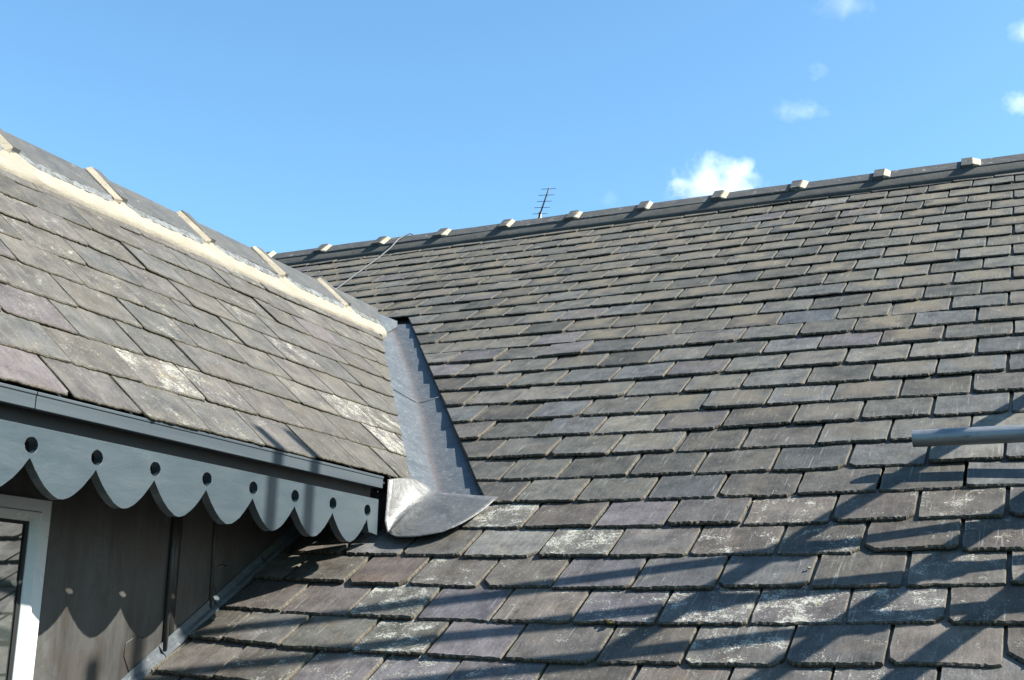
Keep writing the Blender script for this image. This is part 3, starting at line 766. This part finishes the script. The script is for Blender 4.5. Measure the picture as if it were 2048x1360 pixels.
under(b.build('glazing_gasket', M_GASKET, None), win)
b = MB(); b.add([(XWALL + .016, Y0+.075, Z0+.075), (XWALL + .016, 2.50, Z0+.075), (XWALL + .016, 2.50, Z1-.075), (XWALL + .016, Y0+.075, Z1-.075)], [(0, 1, 2, 3)])
under(b.build('glass_pane', M_GLASS, None, recalc=False), win)
b = MB(); b.add([(XWALL + .016, 2.56, Z0+.075), (XWALL + .016, Y1-.075, Z0+.075), (XWALL + .016, Y1-.075, Z1-.075), (XWALL + .016, 2.56, Z1-.075)], [(0, 1, 2, 3)])
under(b.build('glass_pane', M_GLASS, None, recalc=False), win)

# -------- house walls below the roof
b = MB()
zb = main_z(2.75)
b.box((-9.2, 2.75, -6.0), (4.8, 15.0, zb - .05))
b.add([(4.8, 2.75, zb - .05), (4.8, 15.0, zb - .05), (4.8, 9.26, 3.40)], [(0, 1, 2)]); b.add([(-9.2, 2.75, zb - .05), (-9.2, 9.26, 3.40), (-9.2, 15.0, zb - .05)], [(0, 1, 2)])
hp(b.build('stone_wall', M_STONE, None, recalc=False))
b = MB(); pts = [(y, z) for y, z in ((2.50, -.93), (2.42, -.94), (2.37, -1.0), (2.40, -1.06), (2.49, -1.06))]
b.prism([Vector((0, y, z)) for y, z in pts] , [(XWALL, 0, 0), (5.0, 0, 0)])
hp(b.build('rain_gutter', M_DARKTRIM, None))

# ================================================================== ground
b = MB(); n = 24
b.add([(-3000, -3000, -6.0), (3000, -3000, -6.0), (3000, 3000, -6.0), (-3000, 3000, -6.0)], [(0, 1, 2, 3)])
tag(b.build('ground', M_GROUND, None, recalc=False), kind='structure')

# ================================================================== aerial behind the ridge
def on_ray(px, py, y):
    d = R_FWD + R_RIGHT * ((px - 1024) / F_PX) + R_UP * ((680 - py) / F_PX); return d * (y / d.y)
aer = empty('tv_aerial', (-5.1, 11.4, 1.9)); tag(aer, 'small yagi television aerial with five thin cross rods standing above the main ridge', 'aerial')
bpy.context.view_layer.update()
b0 = Vector((-5.115, 11.5, 4.468)); b1 = Vector((-4.962, 11.40, 4.733))
b = MB(); b.tube([b0 + (b0 - b1) * .25, b1], .0085, 8); under(b.build('boom', M_ALU, None, smooth=True), aer)
ex = Vector((.986, 0.0, -.10)).normalized()
for k in range(6):
    p = b1 + (b0 - b1) * (.03 + k * .222); hl = .088 + .006 * (k % 2)
    b = MB(); b.tube([p - ex * hl, p + ex * hl], .0030, 6); under(b.build('cross_rod', M_ALU, None, smooth=True), aer)
b = MB(); b.tube([b0 + Vector((0, .02, .05)), (-5.15, 11.52, 1.85)], .018, 10); under(b.build('mast', M_STEEL, None, smooth=True), aer)

# ================================================================== cable over the main roof
b = MB()
pts = [main_xy(-5.33, 7.55, .030), main_xy(-5.375, 8.08, .028), main_xy(-5.425, 8.45, .030), main_xy(-5.47, 8.85, .034), main_xy(-5.49, 9.08, .048),
       Vector((-5.482, 9.17, 3.522)), Vector((-5.455, 9.235, 3.572)), Vector((-5.42, 9.275, 3.602)), Vector((-5.38, 9.31, 3.585)), Vector((-5.34, 9.42, 3.49)), Vector((-5.33, 9.8, 3.24))]
b.tube(pts, .0062, 8)
tag(b.build('roof_cable', M_CABLE, None, smooth=True), 'thin grey cable running down the slates from the main ridge', 'cable')

# ================================================================== scaffold (one tube reaches into view, the rest throws the long shadows)
scaf = empty('scaffold', (.45, 4.5, .45)); tag(scaf, 'galvanised steel scaffold whose bare tube end reaches in over the slates from the right', 'scaffold')
bpy.context.view_layer.update()
TR = .033
def steel(name, a, c, r=TR, inner=None):
    b = MB(); a, c = Vector(a), Vector(c)
    b.tube([a, a.lerp(c, .5), c], r, 24, inner=inner)
    return under(b.build(name, M_STEEL, None, smooth=False if inner else True), scaf)
XP = .45
poles = [(4.434, 3.47), (4.674, 3.52), (4.213, 2.95)]
for y, zt in poles: steel('standard', (XP, y, main_z(y) + .075), (XP, y, zt))
o = steel('ledger', (-.580, 4.858, .780), (3.2, 4.858, .780), TR, .027)
for p in o.data.polygons: p.use_smooth = len(p.vertices) == 4
for z, ya, yb in ((1.50, 4.165, 6.4), (1.0, 3.4, 6.4), (.685, 3.4, 6.4)):
    steel('transom', (.384, ya, z), (.384, yb, z))
# couplers
for (x, y, z) in ((XP, 4.674, .780), (XP, 4.434, 1.50), (XP, 4.674, 1.50), (XP, 4.434, 1.0), (XP, 4.674, 1.0), (XP, 4.434, .685), (XP, 4.213, 1.0), (XP, 4.213, .685)):
    b = MB(); b.box((x - .045, y - .043, z - .04), (x + .045, y + .043, z + .04)); b.tube([(x + .05, y - .05, z), (x + .05, y + .05, z)], .012, 8)
    under(b.build('coupler', M_STEEL, None, bevel=.008), scaf)
b = MB()
for y in (4.213, 4.434, 4.674):
    p = main_xy(XP, y, .055); b.box((XP - .14, y - .09, p.z - .02), (XP + .14, y + .09, p.z + .03))
under(b.build('sole_board', M_TIMBER, None), scaf)

# ================================================================== clouds
def cloud(px, py, dist, sx, sy, sz, dens, seed, label, nscale=1.6, thr=.42):
    d = (R_FWD + R_RIGHT * ((px - 1024) / F_PX) + R_UP * ((680 - py) / F_PX)).normalized()
    me = bpy.data.meshes.new('cloud'); bm = bmesh.new(); bmesh.ops.create_icosphere(bm, subdivisions=3, radius=1.0)
    for v in bm.verts: v.co *= 1 + .12 * noise.noise(v.co * 1.7 + Vector((seed, 0, 0)))
    bm.to_mesh(me); bm.free()
    N = NT('cloud_vapour'); N.t.nodes.remove(N.b)
    vol = N.n('ShaderNodeVolumePrincipled'); vol.inputs['Color'].default_value = (1, 1, 1, 1); vol.inputs['Anisotropy'].default_value = .0
    tc = N.n('ShaderNodeTexCoord').outputs['Object']
    mp = N.n('ShaderNodeMapping'); N.l(tc, mp.inputs[0]); mp.inputs['Location'].default_value = (seed, seed * .7, 0); mp.inputs['Scale'].default_value = (sx / sz, sy / sz, 1)
    no = N.noise(mp.outputs[0], nscale, 6, .62, .2)
    ln = N.n('ShaderNodeVectorMath', operation='LENGTH'); N.l(tc, ln.inputs[0])
    f = N.math('ADD', N.math('MULTIPLY', no, 1.5), N.math('MULTIPLY', N.math('POWER', ln.outputs['Value'], 1.6), -.75))
    f = N.math('SUBTRACT', f, thr)
    f = N.math('MULTIPLY', N.math('MAXIMUM', f, 0.0), dens * 4)
    N.l(f, vol.inputs['Density']); N.l(vol.outputs[0], N.out.inputs['Volume'])
    me.materials.append(N.m)
    o = bpy.data.objects.new('cloud', me); COL.objects.link(o)
    o.location = d * dist; o.scale = (sx, sy, sz)
    fwd2 = Vector((R_FWD.x, R_FWD.y, 0)).normalized()
    o.rotation_euler = (0, 0, math.atan2(-fwd2.x, fwd2.y))
    return tag(o, label, 'cloud', 'small fair weather clouds')
cloud(1437, 368, 600, 34, 22, 21, .055, 3.1, 'bright white puffy cloud rising from behind the main ridge', 1.7, .40)
cloud(1600, 222, 600, 20, 10, 7.5, .012, 8.3, 'wide faint white wisp high above the main ridge, left of the picture edge ones', 1.3, .36)
cloud(1690, 6, 600, 24, 10, 14, .009, 12.7, 'thin ragged wisp at the very top of the sky', 1.6, .40)
cloud(1637, 142, 600, 9, 6, 7, .009, 21.3, 'tiny pale puff just above the wide faint wisp', 1.5, .36)
cloud(2046, 207, 600, 15, 9, 9, .03, 33.9, 'lower of two small puffs cut by the right picture edge', 1.5, .34)
cloud(2050, 64, 600, 11, 8, 9, .022, 41.2, 'upper of two small puffs cut by the right picture edge', 1.5, .36)

cloud(1222, 400, 600, 9, 6, 8, .006, 55.2, 'very faint smudge of cloud between the aerial and the bright puffy cloud', 1.5, .40)

# ================================================================== loose bits lying on the slates
def bit(name, x, y, r, mat, label, cat, n=1, sq=.5, seed=1):
    b = MB(); rr = random.Random(seed)
    for q in range(n):
        c = main_xy(x + (rr.gauss(0, r * .8) if q else 0), y + (rr.gauss(0, r * .6) if q else 0), .012 + r * sq * .3)
        bm = bmesh.new(); bmesh.ops.create_icosphere(bm, subdivisions=2, radius=r * rr.uniform(.6, 1))
        for v in bm.verts: v.co = Vector((v.co.x, v.co.y, v.co.z * sq)) * (1 + .5 * noise.noise(v.co * 2.2 / r + Vector((q * 3 + seed, 0, 0))))
        b.add([c + v.co for v in bm.verts], [tuple(v.index for v in f.verts) for f in bm.faces]); bm.free()
    tag(b.build(name, mat, None), label, cat)
M_MOSS = simple_material('dry_moss', (0.05, 0.045, 0.02), (0.30, 0.24, 0.06), 60, (0.9, 1.0), bump=1.0)
bit('mortar_chip', -1.151, 4.654, .009, M_CREAM2, 'small white mortar chip resting beside a slate joint above the long shadows', 'chip', seed=3)
bit('mortar_chip', -.862, 4.226, .010, M_CREAM2, 'small white mortar chip caught in a slate joint among the pole shadows', 'chip', seed=8)
bit('moss_clump', -1.462, 3.932, .010, M_MOSS, 'tiny dark moss tuft lodged under a slate edge near the bottom', 'moss', n=5, seed=5)
